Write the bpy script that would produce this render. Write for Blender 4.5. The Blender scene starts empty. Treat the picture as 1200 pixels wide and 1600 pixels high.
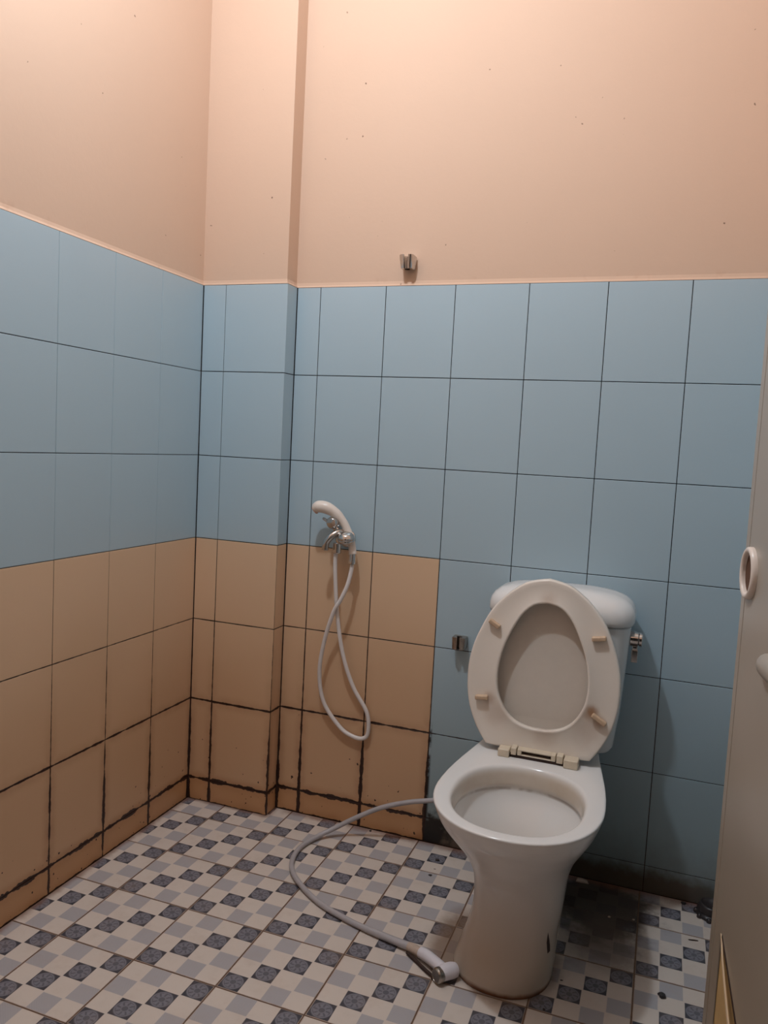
import bpy, bmesh, math, random
from mathutils import Vector, Matrix, Euler
R = math.radians
random.seed(7)
S = bpy.context.scene
COL = S.collection

# ------------------------------------------------------------------ camera
cam_d = bpy.data.cameras.new('camera')
cam = bpy.data.objects.new('camera', cam_d)
COL.objects.link(cam)
cam.location = (1.32668, -2.08890, 1.12338)
cam.rotation_euler = (R(85.1748), R(-2.99545), R(19.9342))
cam_d.sensor_fit = 'HORIZONTAL'
cam_d.sensor_width = 36.0
cam_d.lens = 36.0 * 1222.71 / 1200.0
cam_d.clip_start = 0.02
S.camera = cam

# ------------------------------------------------------------------ world, lamp, exposure
world = bpy.data.worlds.new('world'); S.world = world
world.use_nodes = True
world.node_tree.nodes['Background'].inputs[0].default_value = (0.9, 0.85, 0.8, 1)
world.node_tree.nodes['Background'].inputs[1].default_value = 0.01
S.view_settings.view_transform = 'Standard'
S.view_settings.look = 'None'
S.view_settings.gamma = 1.0
S.view_settings.use_curve_mapping = False
S.view_settings.exposure = 0.0
LAMP = (0.58, -1.02, 2.62)
ld = bpy.data.lights.new('ceiling_bulb', 'POINT')
ld.energy = 51.0
ld.color = (0.80, 0.895, 1.0)
ld.shadow_soft_size = 0.045
lo = bpy.data.objects.new('ceiling_bulb', ld); COL.objects.link(lo)
lo.location = LAMP

# ------------------------------------------------------------------ node expression helper
class NT:
    def __init__(s, name):
        s.m = bpy.data.materials.new(name); s.m.use_nodes = True
        s.t = s.m.node_tree; s.n = s.t.nodes
        s.p = s.n['Principled BSDF']
    def put(s, inp, v):
        if isinstance(v, V): s.t.links.new(v.o, inp)
        elif isinstance(v, (tuple, list)) and len(inp.default_value) == 4 and len(v) == 3: inp.default_value = (*v, 1)
        else: inp.default_value = v
    def math(s, op, a, b=0.0, c=None, clamp=False):
        n = s.n.new('ShaderNodeMath'); n.operation = op; n.use_clamp = clamp
        s.put(n.inputs[0], a); s.put(n.inputs[1], b)
        if c is not None: s.put(n.inputs[2], c)
        return V(s, n.outputs[0])
    def pos(s):
        g = s.n.new('ShaderNodeNewGeometry'); x = s.n.new('ShaderNodeSeparateXYZ')
        s.t.links.new(g.outputs['Position'], x.inputs[0])
        s.P = V(s, g.outputs['Position'])
        return [V(s, x.outputs[i]) for i in range(3)]
    def uv(s, name):
        u = s.n.new('ShaderNodeUVMap'); u.uv_map = name; x = s.n.new('ShaderNodeSeparateXYZ')
        s.t.links.new(u.outputs[0], x.inputs[0])
        return [V(s, x.outputs[i]) for i in range(2)]
    def noise(s, scale, detail=2.0, rough=0.5, vec=None, off=0.0):
        n = s.n.new('ShaderNodeTexNoise'); n.inputs['Scale'].default_value = scale
        n.inputs['Detail'].default_value = detail; n.inputs['Roughness'].default_value = rough
        if vec is None:
            g = s.n.new('ShaderNodeNewGeometry'); vec = V(s, g.outputs['Position'])
        if off:
            a = s.n.new('ShaderNodeVectorMath'); a.operation = 'ADD'
            s.t.links.new(vec.o, a.inputs[0]); a.inputs[1].default_value = (off, off * 1.7, off * 0.6); vec = V(s, a.outputs[0])
        s.t.links.new(vec.o, n.inputs['Vector'])
        return V(s, n.outputs[0])
    def step(s, x, e0, e1):              # smoothstep
        n = s.n.new('ShaderNodeMapRange'); n.interpolation_type = 'SMOOTHSTEP'
        s.put(n.inputs['Value'], x); s.put(n.inputs['From Min'], e0); s.put(n.inputs['From Max'], e1)
        return V(s, n.outputs[0])
    def mix(s, f, a, b):
        n = s.n.new('ShaderNodeMix'); n.data_type = 'RGBA'; n.clamp_factor = True
        s.put(n.inputs['Factor'], f); s.put(n.inputs[6], a); s.put(n.inputs[7], b)
        return V(s, n.outputs[2])
    def bump(s, h, strength=0.2, dist=0.001):
        n = s.n.new('ShaderNodeBump'); n.inputs['Strength'].default_value = strength
        n.inputs['Distance'].default_value = dist
        s.put(n.inputs['Height'], h); s.t.links.new(n.outputs[0], s.p.inputs['Normal'])
    def set(s, **k):
        for a, v in k.items(): s.put(s.p.inputs[a.replace('_', ' ')], v)
        return s.m
class V:
    def __init__(s, nt, o): s.nt = nt; s.o = o
    def __add__(s, b): return s.nt.math('ADD', s, b)
    __radd__ = __add__
    def __mul__(s, b): return s.nt.math('MULTIPLY', s, b)
    __rmul__ = __mul__
    def __sub__(s, b): return s.nt.math('SUBTRACT', s, b)
    def __rsub__(s, b): return s.nt.math('SUBTRACT', b, s)
    def __truediv__(s, b): return s.nt.math('DIVIDE', s, b)
    def min(s, b): return s.nt.math('MINIMUM', s, b)
    def max(s, b): return s.nt.math('MAXIMUM', s, b)
    def abs(s): return s.nt.math('ABSOLUTE', s)
    def lt(s, b): return s.nt.math('LESS_THAN', s, b)
    def gt(s, b): return s.nt.math('GREATER_THAN', s, b)
    def floor(s): return s.nt.math('FLOOR', s)
    def mod(s, b): return s.nt.math('FLOORED_MODULO', s, b)
    def sin(s): return s.nt.math('SINE', s)
    def sqrt(s): return s.nt.math('SQRT', s)
    def clamp(s): return s.nt.math('ADD', s, 0.0, clamp=True)

def edge_dist(n):
    a, b = n.uv('edge_low'); c, d = n.uv('edge_high')
    return a.min(c), b.min(d), b

def blob(n, P, x, y, rx, ry=None, soft=0.5, nz=None, amp=0.5):
    ry = ry or rx
    dx = (P[0] - x) / rx; dy = (P[1] - y) / ry
    r = (dx * dx + dy * dy).sqrt()
    if nz is not None: r = r + (nz - 0.5) * (2 * amp)
    return n.step(r, 1.0, 1.0 - soft)

# ---- wall tile materials
def wall_tile_mat(name, base, mould):
    n = NT(name); P = n.pos()
    dv, dh, _ = edge_dist(n)
    nz = n.noise(28, 3, 0.6); nf = n.noise(120, 2, 0.6, off=3.0); nl = n.noise(3.0, 2, 0.5, off=9.0)
    col = n.mix(nl * 0.5, tuple(c * 0.95 for c in base), tuple(min(1, c * 1.05) for c in base))
    low = n.step(P[2], 0.62, 0.12)          # the grime lives near the floor
    bot = n.step(P[2], 0.13, 0.03)
    # warm staining beside the joints, and thick black mould growing out of them
    d = dv.min(dh)
    if mould:
        col = n.mix(n.step(P[2] + (nl - 0.5) * 0.2, 0.78, 0.22) * 0.42, col, (0.44, 0.205, 0.075))
        col = n.mix(n.step(d, 0.03, 0.0) * low * nz * 0.7, col, (0.30, 0.13, 0.055))
        col = n.mix(n.step(P[2] + (nz - 0.5) * 0.03, 0.095, 0.055) * 0.55, col, (0.48, 0.22, 0.075))
        big = n.noise(7, 2, 0.5, off=21.0)
        tv = n.step(P[2], 0.36, 0.08) * n.step(big, 0.22, 0.62) * (nz * 0.0105 - 0.0005) + n.step(P[2], 0.75, 0.25) * (nz - 0.32) * 0.0048 + (nf - 0.5) * 0.0016 * low
        th = n.step(P[2], 0.72, 0.2) * (nz - 0.30) * 0.0105 + (nf - 0.45) * 0.002 * low
        th = th + n.step((P[2] - 0.07).abs(), 0.05, 0.0) * n.step(n.noise(16, 3, 0.7, off=5), 0.42, 0.66) * 0.0065
        m = n.step(dv - tv, 0.0007, -0.0005).max(n.step(dh - th, 0.0007, -0.0005))
        sp = n.noise(75, 1, 0.4, off=13.0); cl = n.noise(6, 2, 0.6, off=31.0)
        spot = n.step(sp + cl * 0.22 * n.step(P[2], 0.36, 0.05), 0.835, 0.86)
        m = m.max(spot * n.step(P[2], 0.42, 0.22))
        rust = n.mix(nf, (0.012, 0.006, 0.004), (0.06, 0.02, 0.01))
        col = n.mix(m, col, rust)
    else:
        col = n.mix(n.step(P[2] + (nl - 0.5) * 0.15, 0.72, 0.10) * 0.48, col, (0.17, 0.215, 0.20))  # greenish grime film, also standing in for the dim light low down
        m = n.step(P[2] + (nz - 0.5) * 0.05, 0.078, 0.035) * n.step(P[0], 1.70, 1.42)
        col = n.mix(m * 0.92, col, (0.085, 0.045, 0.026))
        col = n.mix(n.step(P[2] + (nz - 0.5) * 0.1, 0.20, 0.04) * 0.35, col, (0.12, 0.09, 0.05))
        m2 = blob(n, (P[0], P[2]), 0.785, 0.03, 0.06, 0.085, 0.6, nz, 0.9)
        m2 = m2.max(n.step(dv, 0.010, 0.002) * n.step((P[0] - 0.757).abs(), 0.014, 0.009) * n.step(P[2], 0.42, 0.30) * n.step(nz + n.step(P[2], 0.5, 0.0) * 0.35, 0.55, 0.75))
        col = n.mix(m2, col, (0.012, 0.008, 0.006))
        th = n.step(P[2], 0.45, 0.2) * (nz - 0.42) * 0.006
        col = n.mix(n.step(dh - th, 0.0006, -0.0004) * n.step(P[0], 1.1, 0.9), col, (0.03, 0.015, 0.01))
    n.bump(n.noise(9, 2, 0.5, off=2.0), 0.12, 0.004)
    return n.set(Base_Color=col, Roughness=0.33, Specular_IOR_Level=0.45)
M = {}
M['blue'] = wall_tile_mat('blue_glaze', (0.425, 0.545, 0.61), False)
M['beige'] = wall_tile_mat('beige_glaze', (0.73, 0.50, 0.325), True)

def grout_wall():
    n = NT('wall_grout'); P = n.pos(); nz = n.noise(30, 2)
    c = n.mix(n.step(P[2], 0.85, 0.5), (0.012, 0.012, 0.013), (0.05, 0.018, 0.010))
    return n.set(Base_Color=n.mix(n.step(nz, 0.5, 0.7) * 0.2, c, (0.10, 0.08, 0.06)), Roughness=0.9)
M['grout'] = grout_wall()

def plaster():
    n = NT('peach_paint'); P = n.pos()
    nl = n.noise(2.2, 3, 0.55); nf = n.noise(55, 3, 0.6, off=4)
    c = n.mix(nl, (0.645, 0.450, 0.330), (0.69, 0.485, 0.36))
    stain = n.step(n.noise(60, 1, 0.4, off=8) , 0.80, 0.84)
    c = n.mix(stain * 0.8, c, (0.12, 0.06, 0.04))
    lip = n.step(P[2], 1.60, 1.570) * n.step(n.noise(14, 3, 0.7, off=17), 0.56, 0.68)
    c = n.mix(lip * 0.25, c, (0.42, 0.20, 0.12))
    n.bump(nf * 0.4 + nl, 0.25, 0.004)
    return n.set(Base_Color=c, Roughness=0.75, Specular_IOR_Level=0.15)
M['plaster'] = plaster()

def simple(name, col, rough=0.5, metal=0.0, spec=0.5, var=0.0, bump=0.0, scale=40):
    n = NT(name)
    c = col
    if var:
        nz = n.noise(scale, 3, 0.6)
        c = n.mix(nz, tuple(x * (1 - var) for x in col), tuple(min(1, x * (1 + var)) for x in col))
        if bump: n.bump(nz, bump, 0.002)
    return n.set(Base_Color=c, Roughness=rough, Metallic=metal, Specular_IOR_Level=spec)

# ---- floor
FS = 0.2019; FX = 0.5370; FY = -0.5553
def floor_mat():
    n = NT('patterned_floor_glaze'); P = n.pos()
    u, v = n.uv('pattern')
    cu = u * 4.0; cv = v * 4.0
    iu = cu.floor(); iv = cv.floor()
    k = (iu - iv).mod(4.0)
    dark = n.step((k - 0.0).abs(), 0.3, 0.2).max(n.step((k - 4.0).abs(), 0.3, 0.2))
    light = n.step((k - 2.0).abs(), 0.3, 0.2)
    lu = cu - iu - 0.5; lv = cv - iv - 0.5
    sq = lu.abs().max(lv.abs())
    cellm = n.step(sq, 0.485, 0.455)
    r = (lu * lu + lv * lv).sqrt()
    th = n.math('ARCTAN2', lv, lu)
    ring = n.step((r - 0.40).abs(), 0.035, 0.015)
    ring2 = n.step((r - 0.15).abs(), 0.03, 0.012)
    pet = n.step((th * 4.0).sin().abs(), 0.35, 0.75) * n.step(r, 0.36, 0.33) * n.step(r, 0.15, 0.19)
    pet2 = n.step((th * 8.0).sin(), 0.2, 0.7) * n.step((r - 0.33).abs(), 0.05, 0.02)
    disc = n.step(r, 0.47, 0.44)
    med = (ring.max(ring2).max(pet).max(pet2) * 0.50 + 0.36) * disc
    speck = n.noise(900, 1, 0.5)
    dcol = n.mix(med, (0.045, 0.045, 0.058), (0.235, 0.23, 0.265))
    dcol = n.mix(n.step(speck, 0.5, 0.7) * 0.4, dcol, (0.20, 0.19, 0.20))
    line = n.step(((lu + lv) * 75.0).sin(), 0.0, 0.6)
    lcol = n.mix(line, (0.44, 0.415, 0.425), (0.385, 0.36, 0.37))
    nl = n.noise(5, 3, 0.6)
    white = n.mix(nl, (0.63, 0.545, 0.48), (0.69, 0.60, 0.53))
    col = n.mix(dark * cellm, white, dcol)
    col = n.mix(light * cellm, col, lcol)
    nz = n.noise(17, 4, 0.65, off=6); nz2 = n.noise(45, 3, 0.6, off=2)
    dv, dh, _ = edge_dist(n); d = dv.min(dh)
    # dirt along joints
    col = n.mix(n.step(d - nz2 * 0.0022, 0.0012, -0.0008) * 0.75, col, (0.20, 0.10, 0.055))
    # faint warm film everywhere
    col = n.mix(n.step(nz, 0.45, 0.85) * 0.22, col, (0.42, 0.29, 0.21))
    # brown water stains to the left of the pedestal and along its foot
    a = blob(n, P, 0.960, -0.41, 0.085, 0.18, 0.6, nz, 0.3)
    a = a.max(blob(n, P, 1.08, -0.42, 0.135, 0.165, 0.35, nz, 0.2))
    col = n.mix(a * 0.78, col, (0.19, 0.11, 0.062))
    # black-brown filth to the right and behind it
    b = blob(n, P, 1.25, -0.11, 0.18, 0.20, 0.5, nz, 0.4)
    col = n.mix(b * 0.93, col, (0.040, 0.025, 0.018))
    b2 = blob(n, P, 1.27, -0.27, 0.15, 0.17, 0.8, nz, 0.4)
    col = n.mix(b2 * 0.75, col, (0.13, 0.09, 0.07))
    # edges of the floor by the walls
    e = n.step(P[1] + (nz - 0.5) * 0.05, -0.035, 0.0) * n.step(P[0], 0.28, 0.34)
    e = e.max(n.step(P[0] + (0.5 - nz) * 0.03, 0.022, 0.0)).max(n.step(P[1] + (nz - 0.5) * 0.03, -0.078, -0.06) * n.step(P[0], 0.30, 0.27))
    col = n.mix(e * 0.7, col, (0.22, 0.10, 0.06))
    sp = n.step(n.noise(48, 1, 0.4, off=41), 0.815, 0.83) * n.step(P[0], 0.7, 0.9)
    col = n.mix(sp, col, (0.03, 0.02, 0.015))
    n.bump(nl, 0.1, 0.003)
    return n.set(Base_Color=col, Roughness=nz * 0.25 + 0.30, Specular_IOR_Level=0.4)
M['floor'] = floor_mat()
M['floor_grout'] = simple('floor_grout', (0.20, 0.12, 0.075), 0.9, var=0.4)

def ceramic(name, col, scale=False):
    n = NT(name); P = n.pos(); nz = n.noise(14, 3, 0.6)
    c = n.mix(nz * 0.5, col, tuple(x * 0.97 for x in col))
    # lime scale inside the bowl under the rim, thin dark line below it
    if scale:
     dx = (P[0] - 1.085) / 0.1405; dy = (P[1] + 0.478) / 0.1645
     rr = (dx * dx + dy * dy).sqrt()
     inside = n.step(rr, 1.10, 1.04)
     yb = n.step((P[2] - 0.372).abs(), 0.03, 0.008) * inside
     c = n.mix(yb * (nz * 0.5 + 0.35), c, (0.50, 0.36, 0.22))
     ln = n.step((P[2] - 0.348).abs(), 0.006, 0.001) * inside * n.step(nz, 0.35, 0.55)
     c = n.mix(ln * 0.5, c, (0.22, 0.14, 0.08))
    # painted pedestal shade, some yellow film and a rusty tide line at the foot
    foot = n.step(P[2], 0.36, 0.04)
    c = n.mix(foot * 0.72, c, (0.40, 0.29, 0.19))
    c = n.mix(n.step(P[2] + (nz - 0.5) * 0.012, 0.014, 0.003), c, (0.16, 0.065, 0.03))
    return n.set(Base_Color=c, Roughness=0.14, Specular_IOR_Level=0.55)
M['ceramic'] = ceramic('white_ceramic', (0.78, 0.755, 0.73))
M['ceramic_inside'] = ceramic('white_ceramic_inside', (0.78, 0.755, 0.73), True)

def seat_mat():
    n = NT('seat_plastic'); P = n.pos(); nz = n.noise(22, 3, 0.6); Q = (P[0], P[2])
    c = n.mix(nz * 0.6, (0.83, 0.745, 0.66), (0.79, 0.70, 0.61))
    for (x, z, r, s) in ((1.205, 0.530, 0.024, 0.85), (1.225, 0.512, 0.022, 0.6), (0.962, 0.528, 0.022, 0.45), (1.10, 0.462, 0.045, 0.25), (0.985, 0.49, 0.05, 0.25), (1.20, 0.49, 0.06, 0.25), (1.085, 0.778, 0.03, 0.3)):
        c = n.mix(blob(n, Q, x, z, r, None, 0.9, nz, 0.4) * s, c, (0.33, 0.15, 0.055))
    return n.set(Base_Color=c, Roughness=0.30, Specular_IOR_Level=0.45)
M['seat'] = seat_mat()
M['lid_plastic'] = simple('lid_plastic', (0.68, 0.60, 0.52), 0.32, var=0.04)
M['hinge_plastic'] = simple('hinge_plastic', (0.68, 0.57, 0.43), 0.35, var=0.1)
M['bumper'] = simple('bumper_plastic', (0.60, 0.42, 0.28), 0.45, var=0.2, scale=120)
M['dark'] = simple('dark_gap', (0.035, 0.015, 0.01), 0.7)
M['chrome'] = simple('chrome', (0.62, 0.60, 0.58), 0.16, metal=1.0, var=0.12, scale=160)
M['rusty_chrome'] = simple('dull_chrome', (0.40, 0.36, 0.32), 0.28, metal=1.0, var=0.45, bump=0.3, scale=160)
M['white_hose'] = simple('white_hose_plastic', (0.74, 0.68, 0.65), 0.35, var=0.05)
M['grey_hose'] = simple('grey_hose_plastic', (0.43, 0.40, 0.41), 0.4, var=0.12)
M['cream_plastic'] = simple('cream_plastic', (0.80, 0.70, 0.62), 0.3, var=0.05)
M['white_plastic'] = simple('white_plastic', (0.74, 0.70, 0.74), 0.35, var=0.05)
M['nozzle'] = simple('nozzle_plate', (0.66, 0.44, 0.33), 0.4, var=0.2, scale=300)
def doorm():
    n = NT('cream_door_skin'); P = n.pos(); nl = n.noise(4, 3, 0.6)
    s = n.step(n.noise(1.0, 3, 0.7, off=3), 0.4, 0.7)
    c = n.mix(nl, (0.38, 0.335, 0.285), (0.42, 0.37, 0.315))
    c = n.mix(n.step(P[2] + (nl - 0.5) * 0.3, 1.0, 0.35) * 0.7, c, (0.29, 0.225, 0.155))
    n.bump(n.noise(30, 2, 0.5), 0.06, 0.001)
    return n.set(Base_Color=c, Roughness=0.28, Specular_IOR_Level=0.45)
M['door'] = doorm()
M['door_core'] = simple('bare_board', (0.50, 0.32, 0.13), 0.7, var=0.2, scale=30)
M['peel'] = simple('peeled_skin', (0.74, 0.54, 0.34), 0.5, var=0.08)
M['hole'] = simple('bare_wood_hole', (0.11, 0.050, 0.025), 0.8, var=0.3)
M['rubber'] = simple('black_rubber', (0.035, 0.028, 0.028), 0.35, var=0.3)
M['flake'] = simple('plaster_flake', (0.52, 0.40, 0.32), 0.8, var=0.2, scale=100)
M['ceiling'] = simple('white_ceiling_paint', (0.50, 0.47, 0.43), 0.8, var=0.03, scale=5)

# ------------------------------------------------------------------ object helpers
def link(name, me, mats, parent=None, smooth=False):
    o = bpy.data.objects.new(name, me); COL.objects.link(o)
    if not isinstance(mats, (list, tuple)): mats = [mats]
    if not me.materials:
        for m in mats: me.materials.append(m)
    if smooth:
        me.polygons.foreach_set('use_smooth', [True] * len(me.polygons)); me.update()
    if parent is not None: o.parent = parent
    return o
def from_bm(name, bm, mats, parent=None, smooth=False):
    bmesh.ops.recalc_face_normals(bm, faces=bm.faces)
    me = bpy.data.meshes.new(name); bm.to_mesh(me); bm.free()
    return link(name, me, mats, parent, smooth)
def thing(name, label, cat, loc=(0, 0, 0), group=None):
    o = bpy.data.objects.new(name, None); COL.objects.link(o); o.location = loc
    o.empty_display_size = 0.05
    o['label'] = label; o['category'] = cat
    if group: o['group'] = group
    bpy.context.view_layer.update()
    return o
def adopt(root, *obs):
    """parts are modelled in room coordinates; keep them there under their thing"""
    for o in obs:
        o.parent = root
        o.matrix_parent_inverse = Matrix.Translation(root.location).inverted() @ Matrix.Identity(4)
def bevel_mod(o, w, seg=3):
    b = o.modifiers.new('bevel', 'BEVEL'); b.width = w; b.segments = seg; b.limit_method = 'ANGLE'; b.angle_limit = R(35)
    o.data.polygons.foreach_set('use_smooth', [True] * len(o.data.polygons))
    wn = o.modifiers.new('wn', 'WEIGHTED_NORMAL'); wn.keep_sharp = True
    return o
def add_box(bm, c, s, rot=None, mat=0):
    r = bmesh.ops.create_cube(bm, size=1.0)
    Mx = Matrix.Translation(c) @ (rot.to_matrix().to_4x4() if rot else Matrix.Identity(4)) @ Matrix.Diagonal((*s, 1))
    bmesh.ops.transform(bm, matrix=Mx, verts=r['verts'])
    if mat:
        for f in {f for v in r['verts'] for f in v.link_faces}: f.material_index = mat
    return r['verts']
def loft(bm, rings, cap0=True, cap1=True, closed=True):
    vs = [[bm.verts.new(p) for p in r] for r in rings]
    n = len(vs[0])
    for a, b in zip(vs, vs[1:]):
        for i in range(n if closed else n - 1):
            j = (i + 1) % n
            bm.faces.new((a[i], a[j], b[j], b[i]))
    if cap0: bm.faces.new(vs[0][::-1])
    if cap1: bm.faces.new(vs[-1])
    return vs
def catmull(pts, sub=8):
    P = [Vector(p) for p in pts]; out = []
    for i in range(len(P) - 1):
        p0 = P[max(i - 1, 0)]; p1 = P[i]; p2 = P[i + 1]; p3 = P[min(i + 2, len(P) - 1)]
        for k in range(sub):
            t = k / sub
            out.append(0.5 * ((2 * p1) + (-p0 + p2) * t + (2 * p0 - 5 * p1 + 4 * p2 - p3) * t * t + (-p0 + 3 * p1 - 3 * p2 + p3) * t ** 3))
    out.append(P[-1]); return out
def tube(bm, pts, rad, seg=12, sub=8, flat=1.0, caps=True):
    """rad: number or list per control point; flat: scale of second axis"""
    C = catmull(pts, sub); n = len(C)
    if isinstance(rad, (int, float)): rr = [rad] * n
    else:
        rr = []
        for i in range(n):
            f = i / sub; k = min(int(f), len(rad) - 2); t = f - k
            t = t * t * (3 - 2 * t)
            rr.append(rad[k] * (1 - t) + rad[k + 1] * t)
    t0 = (C[1] - C[0]).normalized()
    up = Vector((0, 1, 0)) if abs(t0.y) < 0.9 else Vector((0, 0, 1))
    nrm = (up - t0 * up.dot(t0)).normalized(); rings = []
    for i in range(n):
        t = (C[min(i + 1, n - 1)] - C[max(i - 1, 0)]).normalized()
        nrm = (nrm - t * nrm.dot(t)).normalized(); b = t.cross(nrm)
        rings.append([C[i] + nrm * (math.cos(a) * rr[i] * flat) + b * (math.sin(a) * rr[i]) for a in [2 * math.pi * k / seg for k in range(seg)]])
    loft(bm, rings, caps, caps)
def lathe(bm, prof, origin, axis, seg=24):
    """prof: list of (r, h) along axis"""
    q = Vector((0, 0, 1)).rotation_difference(Vector(axis).normalized())
    rings = []
    for r, h in prof:
        r = max(r, 1e-5)
        rings.append([Vector(origin) + q @ Vector((r * math.cos(a), r * math.sin(a), h)) for a in [2 * math.pi * k / seg for k in range(seg)]])
    loft(bm, rings)

# ------------------------------------------------------------------ the room
H = 0.249246; TOP = 1.5678; ROOMX = 1.62; ROOMY = -2.62; CEIL = 2.92
PY = -0.0613; PX = 0.2768
zrows = [0.0] + [1.565815 - r * H for r in (6, 5, 4, 3, 2, 1)] + [TOP]

def structure(o): o['kind'] = 'structure'; return o

# plaster + grout backing profile extruded between two plan points (a -> b), room side on the left of a->b
def wall_run(name, pts, rec=0.006, gr=0.0022, thick=0.06, tiled=True):
    bm = bmesh.new()
    prof = [(gr, -0.02), (gr, TOP), (0.0002, TOP), (0.0012, TOP + 0.002), (0.004, TOP + 0.006), (rec, TOP + 0.014), (rec, CEIL)] if tiled else [(0, -0.02), (0, CEIL)]
    mats = [0, 1, 1, 1, 1, 1] if tiled else [1]
    # offset each plan vertex outward (mitred)
    n = len(pts)
    def off(i, d):
        p = Vector(pts[i]); ns = []
        if i > 0: t = (Vector(pts[i]) - Vector(pts[i - 1])).normalized(); ns.append(Vector((t.y, -t.x)))
        if i < n - 1: t = (Vector(pts[i + 1]) - Vector(pts[i])).normalized(); ns.append(Vector((t.y, -t.x)))
        if len(ns) == 1: return p + ns[0] * d
        m = (ns[0] + ns[1]).normalized()
        return p + m * (d / m.dot(ns[0]))
    grid = [[bm.verts.new((*off(i, -d), z)) for d, z in prof] for i in range(n)]
    for i in range(n - 1):
        for k in range(len(prof) - 1):
            f = bm.faces.new((grid[i][k], grid[i + 1][k], grid[i + 1][k + 1], grid[i][k + 1])); f.material_index = mats[k]
    # back side so that the wall has thickness
    back = [[bm.verts.new((*off(i, -thick), z)) for z in (-0.02, CEIL)] for i in range(n)]
    for i in range(n - 1):
        f = bm.faces.new((back[i][0], back[i][1], back[i + 1][1], back[i + 1][0])); f.material_index = 1
    me = bpy.data.meshes.new(name); bm.to_mesh(me); bm.free()
    return structure(link(name, me, [M['grout'], M['plaster']]))

# outward lies to the left of a -> b
wall_left = wall_run('wall_left', [(0, ROOMY - 0.03), (0, PY + 0.03)])
wall_back = wall_run('wall_back', [(PX - 0.03, 0), (ROOMX + 0.03, 0)])
wall_right = wall_run('wall_right', [(ROOMX, 0.03), (ROOMX, ROOMY - 0.03)])
bm_f = bmesh.new()  # unseen front wall; doorway gap cut so bounce light escapes
for x0_, x1_, z0_, z1_ in ((-0.03, 0.72, -0.02, 2.92), (0.72, 1.56, 2.08, 2.92), (1.56, ROOMX + 0.03, -0.02, 2.92)):
    add_box(bm_f, ((x0_ + x1_) / 2, ROOMY - 0.03, (z0_ + z1_) / 2), (x1_ - x0_, 0.06, z1_ - z0_))
wall_front = structure(from_bm('wall_front', bm_f, M['plaster']))
# corner pilaster: front and side
pil = wall_run('trim_1', [(-0.03, PY), (PX, PY), (PX, 0.03)], thick=0.04)
pil['label'] = 'shallow tiled pilaster in the back left corner'
for o in (pil,):
    b = o.modifiers.new('bevel', 'BEVEL'); b.width = 0.003; b.segments = 2; b.limit_method = 'ANGLE'; b.angle_limit = R(60)

bm = bmesh.new(); add_box(bm, (ROOMX / 2, ROOMY / 2, -0.032), (ROOMX + 0.12, -ROOMY + 0.12, 0.06))
floor = structure(from_bm('floor', bm, M['floor_grout']))
bm = bmesh.new(); add_box(bm, (ROOMX / 2, ROOMY / 2, CEIL + 0.03), (ROOMX + 0.12, -ROOMY + 0.12, 0.06))
ceil = structure(from_bm('ceiling', bm, M['ceiling']))

# ---- tiles: every tile an object; alike tiles share a mesh
cache = {}
def tile_mesh(w, h, mat, depth, pat=(0, 0, 1, 1), bev=0.0011):
    key = (round(w, 4), round(h, 4), mat, tuple(round(x, 3) for x in pat))
    if key in cache: return cache[key]
    bm = bmesh.new()
    def ring(ins, y): return [bm.verts.new(p) for p in ((ins, y, ins), (w - ins, y, ins), (w - ins, y, h - ins), (ins, y, h - ins))]
    a = ring(0, depth); b = ring(0, bev * 0.5); c = ring(bev * 0.5, 0.00012); d = ring(bev * 1.6, 0.0)
    for p, q in ((a, b), (b, c), (c, d)):
        for i in range(4):
            j = (i + 1) % 4; bm.faces.new((p[i], p[j], q[j], q[i]))
    bm.faces.new(d)
    bmesh.ops.recalc_face_normals(bm, faces=bm.faces)
    if bm.faces[-1:] is None: pass
    me = bpy.data.meshes.new('tile')
    l1 = bm.loops.layers.uv.new('edge_low'); l2 = bm.loops.layers.uv.new('edge_high'); l3 = bm.loops.layers.uv.new('pattern')
    for f in bm.faces:
        for l in f.loops:
            x, _, z = l.vert.co
            l[l1].uv = (x, z); l[l2].uv = (w - x, h - z)
            l[l3].uv = (pat[0] + (pat[2] - pat[0]) * x / w, pat[1] + (pat[3] - pat[1]) * z / h)
    # make sure the big face looks towards -y
    bm.faces.ensure_lookup_table()
    big = max(bm.faces, key=lambda f: f.calc_area())
    if big.normal.y > 0: bmesh.ops.reverse_faces(bm, faces=bm.faces)
    bm.to_mesh(me); bm.free(); me.materials.append(M[mat])
    cache[key] = me
    return me
def put_tile(parent, me, M4, tilt=0.0012, dep=0.00035):
    o = bpy.data.objects.new('tile', me); COL.objects.link(o)
    J = Matrix.Translation((0, random.uniform(0, dep), 0)) @ Euler((random.uniform(-tilt, tilt), 0, random.uniform(-tilt, tilt))).to_matrix().to_4x4()
    o.matrix_world = M4 @ J; o.parent = parent
    return o
def col_tiles(parent, frame, x0, x1, joint, colour, rows=range(7), jr=0.0010):
    """one column of tiles; frame maps local (x right, z up, face to -y) to the room"""
    for r in rows:
        z0, z1 = zrows[r], zrows[r + 1]
        j2 = joint if colour(r) == 'beige' else joint * 0.85
        w = x1 - x0 - 2 * j2; h = z1 - z0 - 2 * jr
        me = tile_mesh(w, h, colour(r), 0.0024)
        put_tile(parent, me, frame @ Matrix.Translation((x0 + j2, 0, z0 + jr)))
banded = lambda r: 'beige' if r <= 3 else 'blue'
allblue = lambda r: 'blue'
Fback = Matrix.Identity(4)
Fpil = Matrix.Translation((0, PY, 0))
Fleft = Matrix.Rotation(R(90), 4, 'Z')                                     # local x -> +y, face -> +x
Fside = Matrix.Translation((PX, 0, 0)) @ Matrix.Rotation(R(90), 4, 'Z')
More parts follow.
